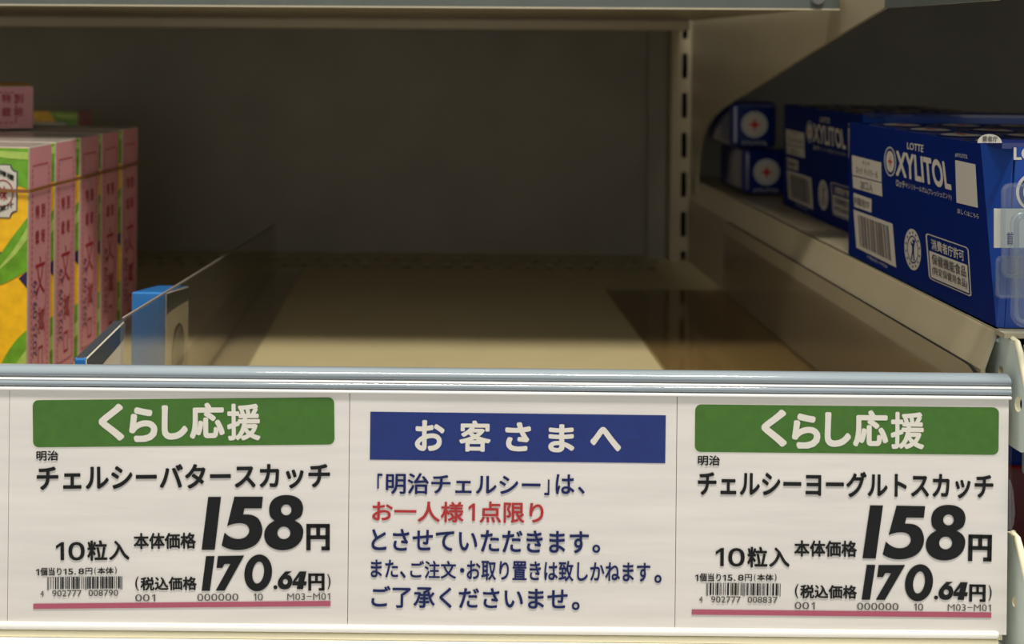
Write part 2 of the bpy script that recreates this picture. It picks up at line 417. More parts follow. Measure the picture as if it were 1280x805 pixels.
lo = [(1112, 6), (1060, 37), (1000, 74), (950, 106), (920, 124), (903, 135), (892, 145), (882, 160), (876, 176), (873, 195), (871, 220), (870, 245)]
out = [fu(*q) for q in lo]
out = [(0.072, 0.206)] + out + [(0.4125, out[-1][1]), (0.4125, 0.206)]
b.plate([out], fx, XU, XU+0.0016, STEEL, STEEL)
b.build('bracket', t)

# ------------------------------------------------------------------ price rail
RR = 0.1812
t = thing('price_rail', 'clear plastic price rail with blue-grey ribbed top along shelf front', 'price rail', (-0.27, 0.0, -0.040))
t0 = Vector(t.location)
fr_ = lambda u, v, tt: Vector((tt, u, v)) - t0
b = MB(); b.box(tuple(Vector((LX, 0.0010, -0.0390))-t0), tuple(Vector((RR-0.001, 0.0035, 0.0375))-t0), CREAM); b.build('back_channel', t)
b = MB()                                # ribbed top lip: two rolls and a white line
def roll(cy, cz, ry, rz, m):
    b.prism(ell(cy, cz, ry, rz, 20), fr_, LX, RR, m, True)
roll(0.0020, 0.0417, 0.0032, 0.0018, LIP)
roll(0.0004, 0.0398, 0.0016, 0.0006, LIPWHITE)
roll(0.0006, 0.0386, 0.0021, 0.0013, LIP)
b.build('top_lip', t)
b = MB(); b.box(tuple(Vector((LX, -0.0017, 0.03645))-t0), tuple(Vector((RR, 0.0010, 0.0374))-t0), LIPWHITE, 0.0003); b.build('white_edge', t)
b = MB()
prof = rrect(LX, -0.0366, RR, 0.0366, 0.0045, 6)
b.plate([prof], lambda u, v, tt: Vector((u, tt, v)) - t0, -0.0016, -0.0012, COVER); b.build('clear_cover', t)
b = MB(); b.box(tuple(Vector((LX, -0.0018, -0.0375))-t0), tuple(Vector((RR-0.003, 0.0012, -0.0352))-t0), LIPWHITE, 0.0009, 3); b.build('lower_lip', t)  # white stands in for the reflection on the cover's curved lower edge
b = MB(); b.box(tuple(Vector((LX, -0.0010, -0.0400))-t0), tuple(Vector((RR-0.003, 0.0034, -0.0381))-t0), CREAM, 0.0004); b.build('cream_base', t)
b = MB(); b.box(tuple(Vector((LX, -0.0040, -0.0416))-t0), tuple(Vector((RR-0.001, 0.0040, -0.0401))-t0), LIPWHITE, 0.0004); b.build('white_base_edge', t)
b = MB()
tb = [P(1262.5, 600, -0.0016), P(1266, 612, -0.0016), P(1268, 640, -0.0016), P(1266.5, 655, -0.0016), P(1262.5, 664, -0.0016)]
b.prism([(p.x, p.z) for p in tb], lambda u, v, tt: Vector((u, tt, v)) - t0, -0.0020, 0.0, HOLDER); b.build('end_tab', t)

# ------------------------------------------------------------------ price cards
def card_base(b, x0, x1):
    a = P(x0, 630, 0).x; c = P(x1, 630, 0).x
    b.box((a, -0.0008, -0.0364), (c, -0.0003, 0.0372), PAPER)
def sheet(layer): return lambda px, py: P(px, py, -0.0008-0.00012*layer)

# numerals traced in the 230,600 close-up (4.735 px to the pixel)
Z1 = lambda u, v: (230+u/4.735, 600+v/4.735)
NUM = []
NUM.append([[(143, 100), (219, 100), (182, 413), (104, 413)]])
NUM.append([spline([(298, 99, 1), (467, 99, 1), (460, 168, 1), (358, 168, 1), (350, 204, 1), (400, 207), (440, 229), (460, 270), (463, 310), (450, 350), (420, 385), (370, 408), (310, 415), (260, 406), (222, 388, 1), (240, 311, 1), (265, 332), (300, 347), (335, 348), (365, 336), (383, 313), (385, 290), (372, 268), (345, 257), (310, 257), (280, 264), (255, 273, 1)])])
NUM.append([spline([(607, 89), (655, 97), (690, 121), (704, 155), (703, 185), (690, 217), (655, 240, 1), (685, 258), (703, 285), (706, 315), (695, 355), (665, 390), (625, 410), (580, 416), (535, 408), (498, 385), (478, 350), (475, 315), (485, 285), (505, 260), (536, 241, 1), (512, 218), (504, 185), (507, 150), (525, 118), (560, 96)]), ell(605, 177, 31, 32), ell(591, 313, 38, 37)])
NUM.append([[(130, 450), (181, 450), (153, 656), (104, 656)]])
NUM.append([[(200, 450), (356, 447), (240, 655), (187, 655), (274, 497), (240, 497), (226, 521), (192, 521)]])
NUM.append([ell(439, 550, 82, 109, 48, 0.07), ell(439, 548, 34, 65, 40, 0.10)])
NUM.append([ell(541, 635, 12, 12, 20)])
NUM.append([spline([(600, 541, 1), (640, 541, 1), (612, 561), (630, 568), (641, 592), (638, 618), (622, 640), (597, 648), (570, 641), (556, 622), (557, 596), (572, 572)]), ell(600, 602, 15, 16, 24)])
NUM.append([[(684, 541), (725, 541), (712, 600), (727, 600), (723, 624), (708, 624), (704, 646), (667, 646), (671, 624), (640, 624), (643, 600)], [(682, 573), (676, 600), (659, 600)]])
def yen(x0, y0, x1, y1):
    w_, h_ = x1-x0, y1-y0; sv = w_*0.185; sh = h_*0.15
    return [rect(x0, y0, x0+sv, y1), rect(x1-sv, y0, x1, y1), rect(x0, y0, x1, y0+sh), rect(x0, y0+h_*.43, x1, y0+h_*.43+sh),
            rect(x0+w_*.42, y0, x0+w_*.59, y0+h_*.5), rect(x0+w_*.64, y1-sh, x1, y1)]

TH1 = math.radians(-0.55)
def price_card(x0, x1, T, name_line, code, label):
    b = MB(); card_base(b, x0, x1)
    def L(n):
        f = sheet(n); return lambda u, v: f(*T(u, v))
    def tx(body, x0, y0, x1, y1, m=BLACK, bold=0.0, layer=2): b.text(body, qbox(x0, y0, x1, y1, TH1), L(layer), m, bold)
    bn = rrect(41, 498.4, 418, 557.4, 7.5); c, s_ = math.cos(TH1), math.sin(TH1)
    rot = lambda u, v: (229.5 + (u-229.5)*c - (v-527.9)*s_, 527.9 + (u-229.5)*s_ + (v-527.9)*c)
    b.poly([[rot(*p) for p in rrect(39.6, 497.2, 419.4, 558.6, 8.2)]], L(0.5), WHITEPR)
    b.poly([[rot(*p) for p in bn]], L(1), GREEN)
    Z = lambda u, v: (110+u/4.129, 490+v/4.129)
    for ch, (u0, v0, u1, v1), bo in (('く', (55, 60, 187, 252), .045), ('ら', (212, 78, 358, 258), .045), ('し', (380, 68, 515, 246), .045), ('応', (525, 55, 705, 242), .038), ('援', (718, 60, 890, 250), .028)):
        a, d = Z(u0, v0), Z(u1, v1); tx(ch, *a, *d, WHITEPR, bo)
    tx('明治', 45.4, 563.3, 72.8, 575.9, BLACK, .024)
    tx(name_line, 45.8, 580, 412.6, 612, BLACK, .030)
    for loops in NUM: b.poly([[Z1(*p) for p in l] for l in loops], L(2), BLACK)
    for r_ in yen(724, 260, 863, 417) + yen(735, 553, 832, 655): b.poly([[Z1(*p) for p in r_]], L(2), BLACK)
    a, d = Z1(848, 556), Z1(867, 648); tx(')', *a, *d, BLACK, .004)
    tx('本体価格', 167, 666, 245, 686.2, BLACK, .030)
    Zb = lambda u, v: (30+u/5.818, 650+v/5.818)
    for ch, q, bo in (('１', (232, 162, 291, 293), .012), ('０', (322, 160, 442, 294), .026), ('粒', (460, 148, 606, 297), .026), ('入', (617, 150, 766, 291), .026),
                      ('１', (86, 357, 110, 403), .01), ('個当り', (118, 346, 273, 405), .022), ('１', (286, 355, 309, 398), .01), ('5.', (320, 353, 378, 397), .012),
                      ('8', (396, 352, 437, 395), .012), ('円', (446, 348, 497, 397), .012), ('(', (512, 344, 524, 398), .008), ('本体', (533, 344, 652, 393), .022), (')', (660, 340, 674, 394), .008)):
        a_, d_ = Zb(*q[:2]), Zb(*q[2:]); tx(ch, *a_, *d_, BLACK, bo)
    tx('(', 169, 720.5, 173.5, 738.5, BLACK, .004)
    tx('税込価格', 175.5, 721, 246, 738, BLACK, .030)
    tx(code[0], 50.3, 738.4, 54.8, 745.6, GREYTX, .006)
    tx(code[1], 65.2, 737.8, 102, 745.6, GREYTX, .006)
    tx(code[2], 110.5, 737.3, 147.7, 745, GREYTX, .006)
    tx('00', 169, 743, 187, 751.7, GREYTX, .0); tx('１', 190, 743, 194, 751.5, GREYTX, .0)
    tx('000000', 246.5, 742.2, 298, 751, GREYTX, .0)
    tx('１', 317.2, 742, 320.4, 750.5, GREYTX, .0); tx('0', 322, 742, 328.6, 750.6, GREYTX, .0)
    tx('M03−M0', 359, 741.6, 407.5, 750, GREYTX, .0); tx('１', 409.5, 741.4, 412.6, 749.6, GREYTX, .0)
    rnd = random.Random(code[2]); x = 59.0
    def bar(xa, xb_, y0, y1): b.poly([qbox(xa, y0, xb_, y1, 0)], L(2), BLACK)
    while x < 153:
        wd = rnd.choice((0.75, 0.75, 1.5, 2.2)); sk = -(x-106)*0.0096
        end = (x < 62) or (104.5 < x < 108) or x > 150
        bar(x, min(x+(0.75 if end else wd), 153.2), 720.9+sk, (737.2 if end else 736.0)+sk)
        x += (0.75 if end else wd) + rnd.choice((0.75, 0.75, 1.5, 2.0))
    b.poly([qbox(41.5, 752.9, 413.2, 759.4, TH1)], L(2), PINKLN)
    o = b.build('price_card'); tag(o, label, 'price card', 'price cards in the rail'); return o

price_card(12.2, 435.7, lambda u, v: (u, v), 'チェルシーバタースカッチ', ('4', '902777', '008790'),
           'white price card with green banner at left, its barcode number ending 008790')
TH3 = math.radians(0.58); sc = 1.0075; dth = TH3-TH1
def T3(u, v):
    c, s_ = math.cos(dth)*sc, math.sin(dth)*sc; du, dv = u-41, v-529.8
    return 868.7 + du*c - dv*s_, 535.2 + du*s_ + dv*c
price_card(844.9, 1258.0, T3, 'チェルシーヨーグルトスカッチ', ('4', '902777', '008837'),
           'white price card with green banner at right, its barcode number ending 008837')

# notice in the middle
b = MB(); card_base(b, 436.5, 844.0)
TH2 = math.radians(0.70)
Z2 = lambda u, v: (430+u/2.3326, 460+v/2.3326)
def tz(body, u0, v0, u1, v1, m, bold):
    a, d = Z2(u0, v0), Z2(u1, v1); b.text(body, qbox(*a, *d, TH2), sheet(2), m, bold)
b.poly([qbox(462.6, 516.8, 832, 576.8, TH2)], sheet(1), NAVY)
for ch, q, bo in (('お', (207, 152, 293, 242), .035), ('客', (336, 153, 428, 244), .030), ('さ', (470, 158, 545, 243), .040), ('ま', (596, 164, 672, 246), .036), ('へ', (718, 172, 808, 243), .045)):
    tz(ch, *q, WHITEPR, bo)
for body, q, m_ in (('「', (97, 308, 112, 352), NAVYTX), ('明治チェルシー', (122, 308, 573, 370), NAVYTX), ('」', (584, 325, 599, 371), NAVYTX), ('は', (617, 310, 672, 368), NAVYTX), ('、', (682, 346, 702, 367), NAVYTX),
                    ('お一人様', (82, 389, 349, 449), REDTX), ('１', (363, 395, 382, 446), REDTX), ('点限り', (395, 390, 582, 452), REDTX),
                    ('とさせていただきます', (80, 472, 714, 537), NAVYTX), ('。', (724, 515, 747, 539), NAVYTX),
                    ('また', (78, 559, 158, 611), NAVYTX), ('、', (163, 592, 180, 613), NAVYTX), ('ご注文', (193, 562, 327, 614), NAVYTX), ('・', (338, 583, 351, 597), NAVYTX),
                    ('お取り置きは致しかねます', (358, 562, 893, 622), NAVYTX), ('。', (905, 603, 926, 627), NAVYTX),
                    ('ご了承くださいませ', (80, 638, 652, 702), NAVYTX), ('。', (664, 682, 687, 706), NAVYTX)):
    tz(body, *q, m_, .020)
tag(b.build('notice_card'), 'white notice card with blue banner and a red line between the two price cards', 'notice card')

b = MB(); card_base(b, -380, 11.5)
tag(b.build('blank_card'), 'sliver of a blank cream card at the left end of price rail', 'price card')

# ------------------------------------------------------------------ acrylic dividers
DX = -0.0945
t = thing('acrylic_divider', 'low clear acrylic divider between the candy boxes and the empty space', 'shelf divider', (DX, 0.2, 0.0))
t0 = Vector(t.location); fx = lambda u, v, tt: Vector((tt, u, v)) - t0
b = MB()
b.plate([[(0.006, 0.0016), (0.006, 0.0570), (0.125, 0.0478), (0.36, 0.0300), (0.36, 0.0016)]], fx, DX-0.0016, DX, ACRYL)
b.build('upright_sheet', t)
b = MB()
b.tube([Vector(fx(u, v, DX-0.0008)) for u, v in ((0.006, 0.0572), (0.125, 0.0480), (0.36, 0.0302))], 0.0004, PLEDGE, 6); b.build('top_edge', t)
b = MB(); b.box(tuple(Vector((DX-0.0016, 0.006, 0.0002))-t0), tuple(Vector((DX+0.016, 0.36, 0.0016))-t0), ACRYL); b.build('base_flange', t)

t = thing('acrylic_divider', 'smoky clear acrylic base sheet lying at right of the empty shelf deck', 'shelf divider', (0.14, 0.16, 0.0))
t0 = Vector(t.location); fx = lambda u, v, tt: Vector((tt, u, v)) - t0
b = MB(); b.box(tuple(Vector((0.1065, 0.006, 0.0002))-t0), tuple(Vector((0.1742, 0.313, 0.0018))-t0), BASEPL); b.build('base_flange', t)
b = MB(); b.plate([[(0.030, 0.0018), (0.030, 0.036), (0.306, 0.036), (0.306, 0.0018)]], fx, 0.1732, 0.1742, ACRYL); b.build('upright_sheet', t)

# ------------------------------------------------------------------ candy cartons
CW, CD, CH = 0.052, 0.0208, 0.1005
def candy_mesh(name, lying=False):
    """front right bottom corner at the origin"""
    b = MB()
    b.box((-CW, 0, 0), (0, CD, CH), CTOP, 0.0004, 1, {'-y': YELLOW, '+x': PINK, '+y': YELLOW, '-x': PINK})
    f1 = lambda u, v: Vector((u, -0.00012, v)); f2 = lambda u, v: Vector((u, -0.00022, v)); f3 = lambda u, v: Vector((u, -0.00032, v)); f4 = lambda u, v: Vector((u, -0.00042, v))
    e = 0.0004
    b.poly([spline([(-e, 0.1000, 1), (-e, 0.0835, 1), (-0.006, 0.0855), (-0.012, 0.090), (-0.018, 0.0985), (-0.020, 0.1000, 1)])], f1, LEAF)
    b.poly([spline([(-e, 0.0985, 1), (-e, 0.0955, 1), (-0.012, 0.0962), (-0.018, 0.0990, 1)])], f2, LEAF2)
    b.poly([spline([(-e, 0.0500, 1), (-0.006, 0.0470), (-0.013, 0.0440), (-0.022, 0.0460), (-0.014, 0.0540), (-0.007, 0.0635), (-e, 0.0720, 1)])], f2, LEAF)
    b.poly([spline([(-e, 0.0630, 1), (-0.006, 0.0560), (-0.013, 0.0500), (-0.006, 0.0590), (-e, 0.0680, 1)])], f3, LEAF2)
    b.poly([[(-e, 0.0500), (-e, 0.0430), (-0.004, 0.0470)]], f1, PURPLE)
    b.poly([[(-0.020, 0.056), (-0.009, 0.058), (-0.012, 0.049), (-0.022, 0.046)]], f1, PURPLE)
    b.poly([spline([(-e, 0.0260, 1), (-0.005, 0.0215), (-0.010, 0.0140), (-0.014, 0.0040), (-0.012, e, 1), (-e, e, 1)])], f2, LEAF)
    b.poly([spline([(-e, 0.0180, 1), (-0.004, 0.0130), (-0.008, 0.0050), (-0.003, 0.0090), (-e, 0.0120, 1)])], f3, LEAF2)
    # lemon and leaves on the far part of the front
    b.poly([ell(-0.034, 0.026, 0.014, 0.017, 32)], f1, LEAF2)
    b.poly([ell(-0.038, 0.056, 0.010, 0.006, 24)], f1, LEAF)
    # label plate with notched corners
    x0, x1, z0, z1, n = -0.0470, -0.0052, 0.0718, 0.0930, 0.0028
    lab = lambda g: arc(x0-g, z0-g, n, n, 90, 0, 5) + arc(x1+g, z0-g, n, n, 180, 90, 5) + arc(x1+g, z1+g, n, n, 270, 180, 5) + arc(x0-g, z1+g, n, n, 0, -90, 5)
    b.poly([lab(0.0004)], f2, PURPLE); b.poly([lab(0.0)], f3, GWHITE)
    cx, cz = -0.0110, 0.0815
    b.poly([ell(cx, cz, 0.0046, 0.0056, 28), ell(cx, cz, 0.0041, 0.0051, 28)], f4, PRED)
    b.text('味', [(cx-.002, cz+.003), (cx+.002, cz+.003), (cx+.002, cz-.003), (cx-.002, cz-.003)], f4, PRED, .02)
    b.text('檸檬', [(-0.0125, 0.0915), (-0.0062, 0.0890), (-0.0062, 0.0865), (-0.0125, 0.0890)], f4, BLACK, .02)
    b.text('果汁', [(-0.0125, 0.0760), (-0.0062, 0.0785), (-0.0062, 0.0760), (-0.0125, 0.0735)], f4, BLACK, .02)
    # pink side: dashed frame, red kanji, printed date
    g1 = lambda u, v: Vector((0.00014, u*CD/0.0300, v))
    a0, a1, c0, c1 = 0.0045, 0.0255, 0.0040, 0.0925
    z = c0
    while z < c1-0.001:
        for a in (a0, a1): b.poly([rect(a-0.00035, z, a+0.00035, min(z+0.0016, c1))], g1, PRED)
        z += 0.0026
    a = a0
    while a < a1-0.0003:
        for zz in (c0, c1): b.poly([rect(a, zz-0.00035, min(a+0.0016, a1), zz+0.00035)], g1, PRED)
        a += 0.0026
    def rt(body, q, m, bold=.0): b.text(body, q, g1, m, bold)
    def up(a, z1_, w_, h_): return [(a, z1_), (a+w_, z1_), (a+w_, z1_-h_), (a, z1_-h_)]
    if lying:                           # the same words near the end, printed along the strip
        for ch, v0, u1 in (('特', CH-.0145, .0170), ('別', CH-.0090, .0170), ('栽', CH-.0145, .0105), ('培', CH-.0090, .0105)):
            u1 = u1*0.0300/CD
            b.text(ch, [(u1, v0), (u1, v0+.0042), (u1-.0062, v0+.0042), (u1-.0062, v0)], g1, PRED, .02)
        return b
    rt('特', up(0.0085, 0.0760, 0.0050, 0.0058), PRED, .02); rt('別', up(0.0160, 0.0760, 0.0050, 0.0058), PRED, .02)
    rt('栽', up(0.0085, 0.0655, 0.0050, 0.0058), PRED, .02); rt('培', up(0.0160, 0.0655, 0.0050, 0.0058), PRED, .02)
    rt('文', up(0.0090, 0.0545, 0.0125, 0.0165), PRED, -.005)
    b.poly([rect(0.0225, 0.012, 0.0229, 0.055)], g1, PRED)
    # date reads upwards along the side
    rt('2025.09.29', [(0.0062, 0.0130), (0.0062, 0.0450), (0.0118, 0.0450), (0.0118, 0.0130)], PDATE, .0)
    rt('賞', [(0.0130, 0.0215), (0.0130, 0.0330), (0.0215, 0.0330), (0.0215, 0.0215)], PRED, .0)
    rt('口', [(0.0135, 0.0075), (0.0135, 0.0165), (0.0200, 0.0165), (0.0200, 0.0075)], PRED, -.01)
    return b

XC = -0.162
c0 = candy_mesh('candy_carton').build('candy_carton')
xs_ = [35.5, 71.5, 103, 129.5, 153.0]
order = ['front-most pink-sided lemon candy carton with a full yellow front showing', 'second pink-sided lemon candy carton from the front of the bundle',
         'middle pink-sided lemon candy carton of the five in the bundle', 'fourth pink-sided lemon candy carton, next to last in the bundle', 'rear-most pink-sided lemon candy carton of the bundle']
Y0 = PX(35.5, 300, XC).y
YAW = -0.115                            # the bundle stands turned a little
AX, AY = Vector((math.cos(YAW), math.sin(YAW), 0)), Vector((-math.sin(YAW), math.cos(YAW), 0))
B0 = Vector((XC, Y0, 0.0005)); PITCH = 0.0247
for i in range(5):
    o = c0 if i == 0 else c0.copy()
    if i: COL.objects.link(o)
    o.location = B0 + AY*(i*PITCH) - AX*(0.0, 0.0002, 0.0, 0.0003, 0.0001)[i]; o.rotation_euler = (0, 0, YAW)
    tag(o, order[i], 'candy carton', 'lemon candy cartons in a row')
# a second row behind, standing, and one lying on top
o = c0.copy(); COL.objects.link(o); p = P(98, 141, 0.352); o.location = (p.x, 0.352, 0.0005)
tag(o, 'dim candy carton standing far back at left, only its green and white top showing', 'candy carton', 'loose lemon candy cartons')
o = candy_mesh('candy_carton', True).build('candy_carton')
# side strip turned to the aisle, length along x, lying on the tops
o.matrix_world = Matrix.Translation((P(42, 135, 0.198).x, 0.198, CH+0.0012)) @ Matrix.Rotation(math.radians(23), 4, 'Z') @ Matrix(((0, 0, 1, -CH), (-1, 0, 0, 0), (0, 1, 0, 0), (0, 0, 0, 1)))
tag(o, 'candy carton lying flat on top of the others, pink side facing out', 'candy carton', 'loose lemon candy cartons')
LYING = o
# row to the left that carries it
for i in range(5):
    o = c0.copy(); COL.objects.link(o); o.location = B0 - AX*(CW+0.0015) + AY*(0.003+i*PITCH); o.rotation_euler = (0, 0, YAW)
    tag(o, 'candy carton of the left bundle, carrying the carton lying on top', 'candy carton', 'lemon candy cartons in the left bundle')
# tear tape round the bundle
b = MB()
xl, xr, ya, yb = -CW-0.0008, 0.0008, -0.0008, 4*PITCH+CD+0.0008
def band(pts, w_=0.0007):
    n = len(pts)
    vs = []
    for (x, y, z) in pts: vs += [(x, y, z-w_), (x, y, z+w_)]
    cen = Vector(((xl+xr)/2, (ya+yb)/2, 0))
    for (x, y, z) in pts:
        d = (Vector((x, y, 0)) - cen).normalized()*0.0003
        vs += [(x+d.x, y+d.y, z-w_), (x+d.x, y+d.y, z+w_)]
    fs = []
    for i in range(n):
        j = (i+1) % n
        for A, B in ((0, 1), (2*n, 2*n+1)): fs.append((A+2*i, A+2*j, B+2*j, B+2*i))
        fs.append((2*i, 2*j, 2*n+2*j, 2*n+2*i)); fs.append((2*i+1, 2*j+1, 2*n+2*j+1, 2*n+2*i+1))
    b.add(vs, fs, TAPE)
band([(xl, ya, 0.0832), (xr, ya, 0.0832), (xr, ya+0.025, 0.0832), (xr, ya+0.060, 0.0828), (xr, ya+0.09, 0.0825), (xr, yb, 0.0825), (xl, yb, 0.0820)])
tape = b.build('tear_tape'); tape.location = (B0.x, B0.y, 0); tape.rotation_euler = (0, 0, YAW)
tag(tape, 'thin brown tear tape running round the bundled candy cartons', 'tape')

# ------------------------------------------------------------------ small blue pack beside the divider
GREYP = mat('pack_grey', (0.22, 0.22, 0.19), 0.4)
FOOTP = mat('pack_pale_foot', (0.22, 0.27, 0.33), 0.3)
def small_pack(xa, xb_, ya, yb, h, slope, label, top):
    b = MB()
    b.box((xa, ya, 0.0006), (xb_, yb, h), PBLUE, 0.0007, 2, {'+x': PCREAM, '+z': top})
    g = lambda u, v: Vector((xb_+0.0001, u, v)); g2 = lambda u, v: Vector((xb_+0.0002, u, v)); g3 = lambda u, v: Vector((xb_+0.0003, u, v))
    k = yb-ya
    b.poly([spline([(ya+0.0008, h-0.0085, 1), (ya+k*.35, h-0.0075), (yb-0.0008, h-0.0065, 1), (yb-0.0008, h-0.0007, 1), (ya+0.0008, h-0.0007, 1)])], g, PDARK)
    cy, cz = ya+k*.52, h*0.50
    b.poly([ell(cy, cz, 0.0112, 0.0112)], g, PDARK); b.poly([ell(cy, cz, 0.0096, 0.0096)], g2, GREYP)
    b.poly([spline([(cy-0.003, cz-0.008, 1), (cy+0.003, cz-0.008, 1), (cy+0.004, cz-0.001), (cy, cz+0.006), (cy-0.004, cz-0.001)])], g3, PDARK)
    f_ = lambda u, v: Vector((u, ya-0.0001, v))
    b.poly([rect(xa+0.0008, 0.0024, xb_-0.0008, h*0.33)], f_, FOOTP)
    for v in b.v: v.z *= 1 - slope*(v.y-ya)/k
    tag(b.build('candy_pack'), label, 'candy pack', 'small blue and cream packs')
small_pack(-0.1098, -0.0968, 0.071, 0.111, 0.0510, 0.12, 'small blue pack with round grey emblem on its cream side, behind the clear divider', PBLUE)
small_pack(-0.1112, -0.1074, 0.008, 0.053, 0.0440, -0.02, 'low cream and dark pack in front of the upright blue one, close to the rail', PDARK)

# ------------------------------------------------------------------ gum display boxes
XG = 0.1825
GY0, GY1 = 0.010, 0.137
GTOPF, GTOPB = 0.1135, 0.1125
ZA = lambda u, v: (1055+u/7.111, 150+v/7.111)
ZB = lambda u, v: (1055+u/5.033, 240+v/5.033)
G0 = Vector((XG, GY0, NZ+0.0003))
def side(layer): return lambda px, py: PX(px, py, XG-0.00012*layer) - G0
def A4(*p): return [ZA(*q) for q in p]
def B4(*p): return [ZB(*q) for q in p]

def star(b, f, m, cx=.5, cy=.5, r1=.17, r2=.035):
    pts = []
    for k in range(8):
        r = r1 if k % 2 == 0 else r2*1.4
        pts.append((cx + r*math.cos(k*math.pi/4), cy + r*math.sin(k*math.pi/4)))
    b.poly([pts], f, m)

GW = 0.076
def gum_box(label, front=True):
    t = thing('gum_display_box', label, 'gum box', G0, 'gum display boxes')
    w0 = lambda x, y, z: Vector((x, y, z)) - Vector((0, 0, 0))
    zt, zb = GTOPF-G0.z, 0.0
    L = GY1-GY0
    # carton walls, open on top, front left corner cut on a slant
    b = MB()
    th = 0.0007
    ct, cb = 0.0125, 0.0012             # chamfer at top and bottom
    vs = [(0, L, 0), (0, cb, 0), (0, ct, zt), (0, L, zt-0.001)]
    b.add(vs + [(x+th, y, z) for x, y, z in vs], [(0, 1, 2, 3), (4, 5, 6, 7), (0, 1, 5, 4), (1, 2, 6, 5), (2, 3, 7, 6), (3, 0, 4, 7)], BLUE)
    vs = [(0.0001, cb, 0), (0.0020, 0.0, 0), (0.0052, 0.0012, zt), (0.0001, ct, zt)]
    b.add(vs + [(x+th, y+th, z) for x, y, z in vs], [(0, 1, 2, 3), (4, 5, 6, 7), (0, 1, 5, 4), (1, 2, 6, 5), (2, 3, 7, 6), (3, 0, 4, 7)], BLUEF)
    b.box((0.002, L-th, 0), (GW, L, zt-0.001), BLUE)
    b.box((GW-th, 0.001, 0), (GW, L, zt-0.001), BLUE)
    b.box((0.001, 0.001, 0), (GW, L, 0.0008), BLUE)
    # printing on the left side
    s1, s2, s3 = side(1), side(2), side(3)
    def panel(q, m=GWHITE, f=s1): b.poly([q], f, m)
    panel(A4((70, 312), (330, 378), (334, 552), (75, 488))); panel(A4((76, 497), (335, 562), (340, 680), (82, 602)))
    b.text('ロッテ', A4((165, 360), (230, 378), (230, 408), (165, 392)), s2, GREYTX, .01)
    b.text('ﾛｯﾃ ｷｼﾘﾄｰﾙ', A4((108, 408), (300, 458), (300, 525), (108, 470)), s2, GREYTX, .0)
    b.text('20コ入', A4((145, 532), (255, 560), (255, 642), (145, 612)), s2, GREYTX, .01)
    panel(B4((60, 5), (173, 45), (173, 130), (64, 92))); b.text('内箱用ITF', B4((64, 24), (160, 58), (160, 112), (66, 76)), s2, GREYTX, .01)
    q = B4((60, 110), (305, 200), (328, 475), (78, 350)); panel(q)
    fq = quad_fn(q, s2); r_ = random.Random(4); x = .10
    while x < .88:
        wd = r_.choice((.012, .012, .028, .034)); b.poly([rect(x, .09, min(x+wd, .89), .90)], fq, GREYTX); x += wd + r_.choice((.012, .014, .026))
    b.text('4 903333 174256', B4((145, 395), (272, 462), (272, 480), (145, 414)), s2, GGREY, .0)
    # round mark with a figure
    fq1 = quad_fn(B4((380, 212), (484, 254), (484, 512), (380, 470)), s1); fq2 = quad_fn(B4((380, 212), (484, 254), (484, 512), (380, 470)), s2)
    b.poly([ell(.5, .5, .5, .5)], fq1, GWHITE); b.poly([ell(.5, .5, .335, .335), ell(.5, .5, .305, .305)], fq2, BLUE)
    b.poly([ell(.52, .29, .045, .04, 16)], fq2, BLUE)
    b.poly([spline([(.60, .24, 1), (.66, .26, 1), (.60, .36), (.57, .50), (.62, .76, 1), (.55, .76, 1), (.51, .58), (.45, .76, 1), (.38, .75, 1), (.46, .54), (.45, .42), (.36, .36, 1), (.38, .32, 1), (.50, .36)], 4)], fq2, BLUE)
    for k in range(14):
        a = math.pi*2*(k+.5)/14
        b.poly([ell(.5+.415*math.cos(a), .5+.415*math.sin(a), .035, .03, 8)], fq2, BLUE)
    # approval label
    q = B4((512, 256), (783, 350), (803, 662), (535, 545)); f1, f2, f3 = quad_fn(q, s1), quad_fn(q, s2), quad_fn(q, s3)
    b.poly([rrect(0, 0, 1, 1, .07)], f1, GWHITE); b.poly([rrect(.03, .025, .97, .975, .05)], f2, BLUE)
    b.poly([rrect(.055, .37, .945, .945, .02)], f3, GWHITE)
    s4 = side(4); f4 = quad_fn(q, s4)
    b.text('消費者庁許可', rect(.12, .09, .88, .32), f3, GWHITE, .015)
    b.text('保健機能食品', rect(.10, .41, .90, .64), f4, GREYTX, .015)
    b.text('(特定保健用食品)', rect(.09, .68, .91, .88), f4, GREYTX, .010)
    # brand lettering
    b.text('LOTTE', A4((560, 197), (708, 222), (703, 288), (562, 258)), s1, GWHITE, .02)
    W = A4((462, 268), (925, 372), (958, 628), (462, 495)); fw = quad_fn(W, s1); fw0 = W
    b.text('XYLITOL', W, s1, GWHITE, .034)
    b.text('ロッテ', A4((465, 528), (540, 548), (540, 612), (465, 590)), s1, GWHITE, .03)
    b.text('キシリトールガム(フレッシュミント)', A4((545, 552), (955, 660), (955, 722), (545, 612)), s1, GWHITE, .0)
    q = A4((357, 225), (463, 250), (463, 513), (357, 488)); f1, f2, f3 = quad_fn(q, s1), quad_fn(q, s2), quad_fn(q, s3)
    b.poly([ell(.5, .5, .5, .5), ell(.5, .5, .42, .45)], f1, GGREY); b.poly([ell(.5, .5, .34, .36)], f1, GWHITE)
    star(b, f2, GRED, r1=.24, r2=.04)
    b.poly([A4((988, 355), (1168, 395), (1190, 780), (1000, 735))], s1, GWHITE)
    b.text('#XYLITOL', A4((988, 290), (1100, 310), (1100, 348), (988, 330)), s1, GGREY, .01)
    b.text('詳しくはこちら', B4((713, 102), (847, 138), (847, 170), (713, 134)), s1, GWHITE, .0)
    b.build('carton', t)
    # front panel
    b = MB()
    vs = [(0.0022, 0, 0), (GW, 0, 0), (GW, 0.0, zt), (0.0054, 0.0, zt)]
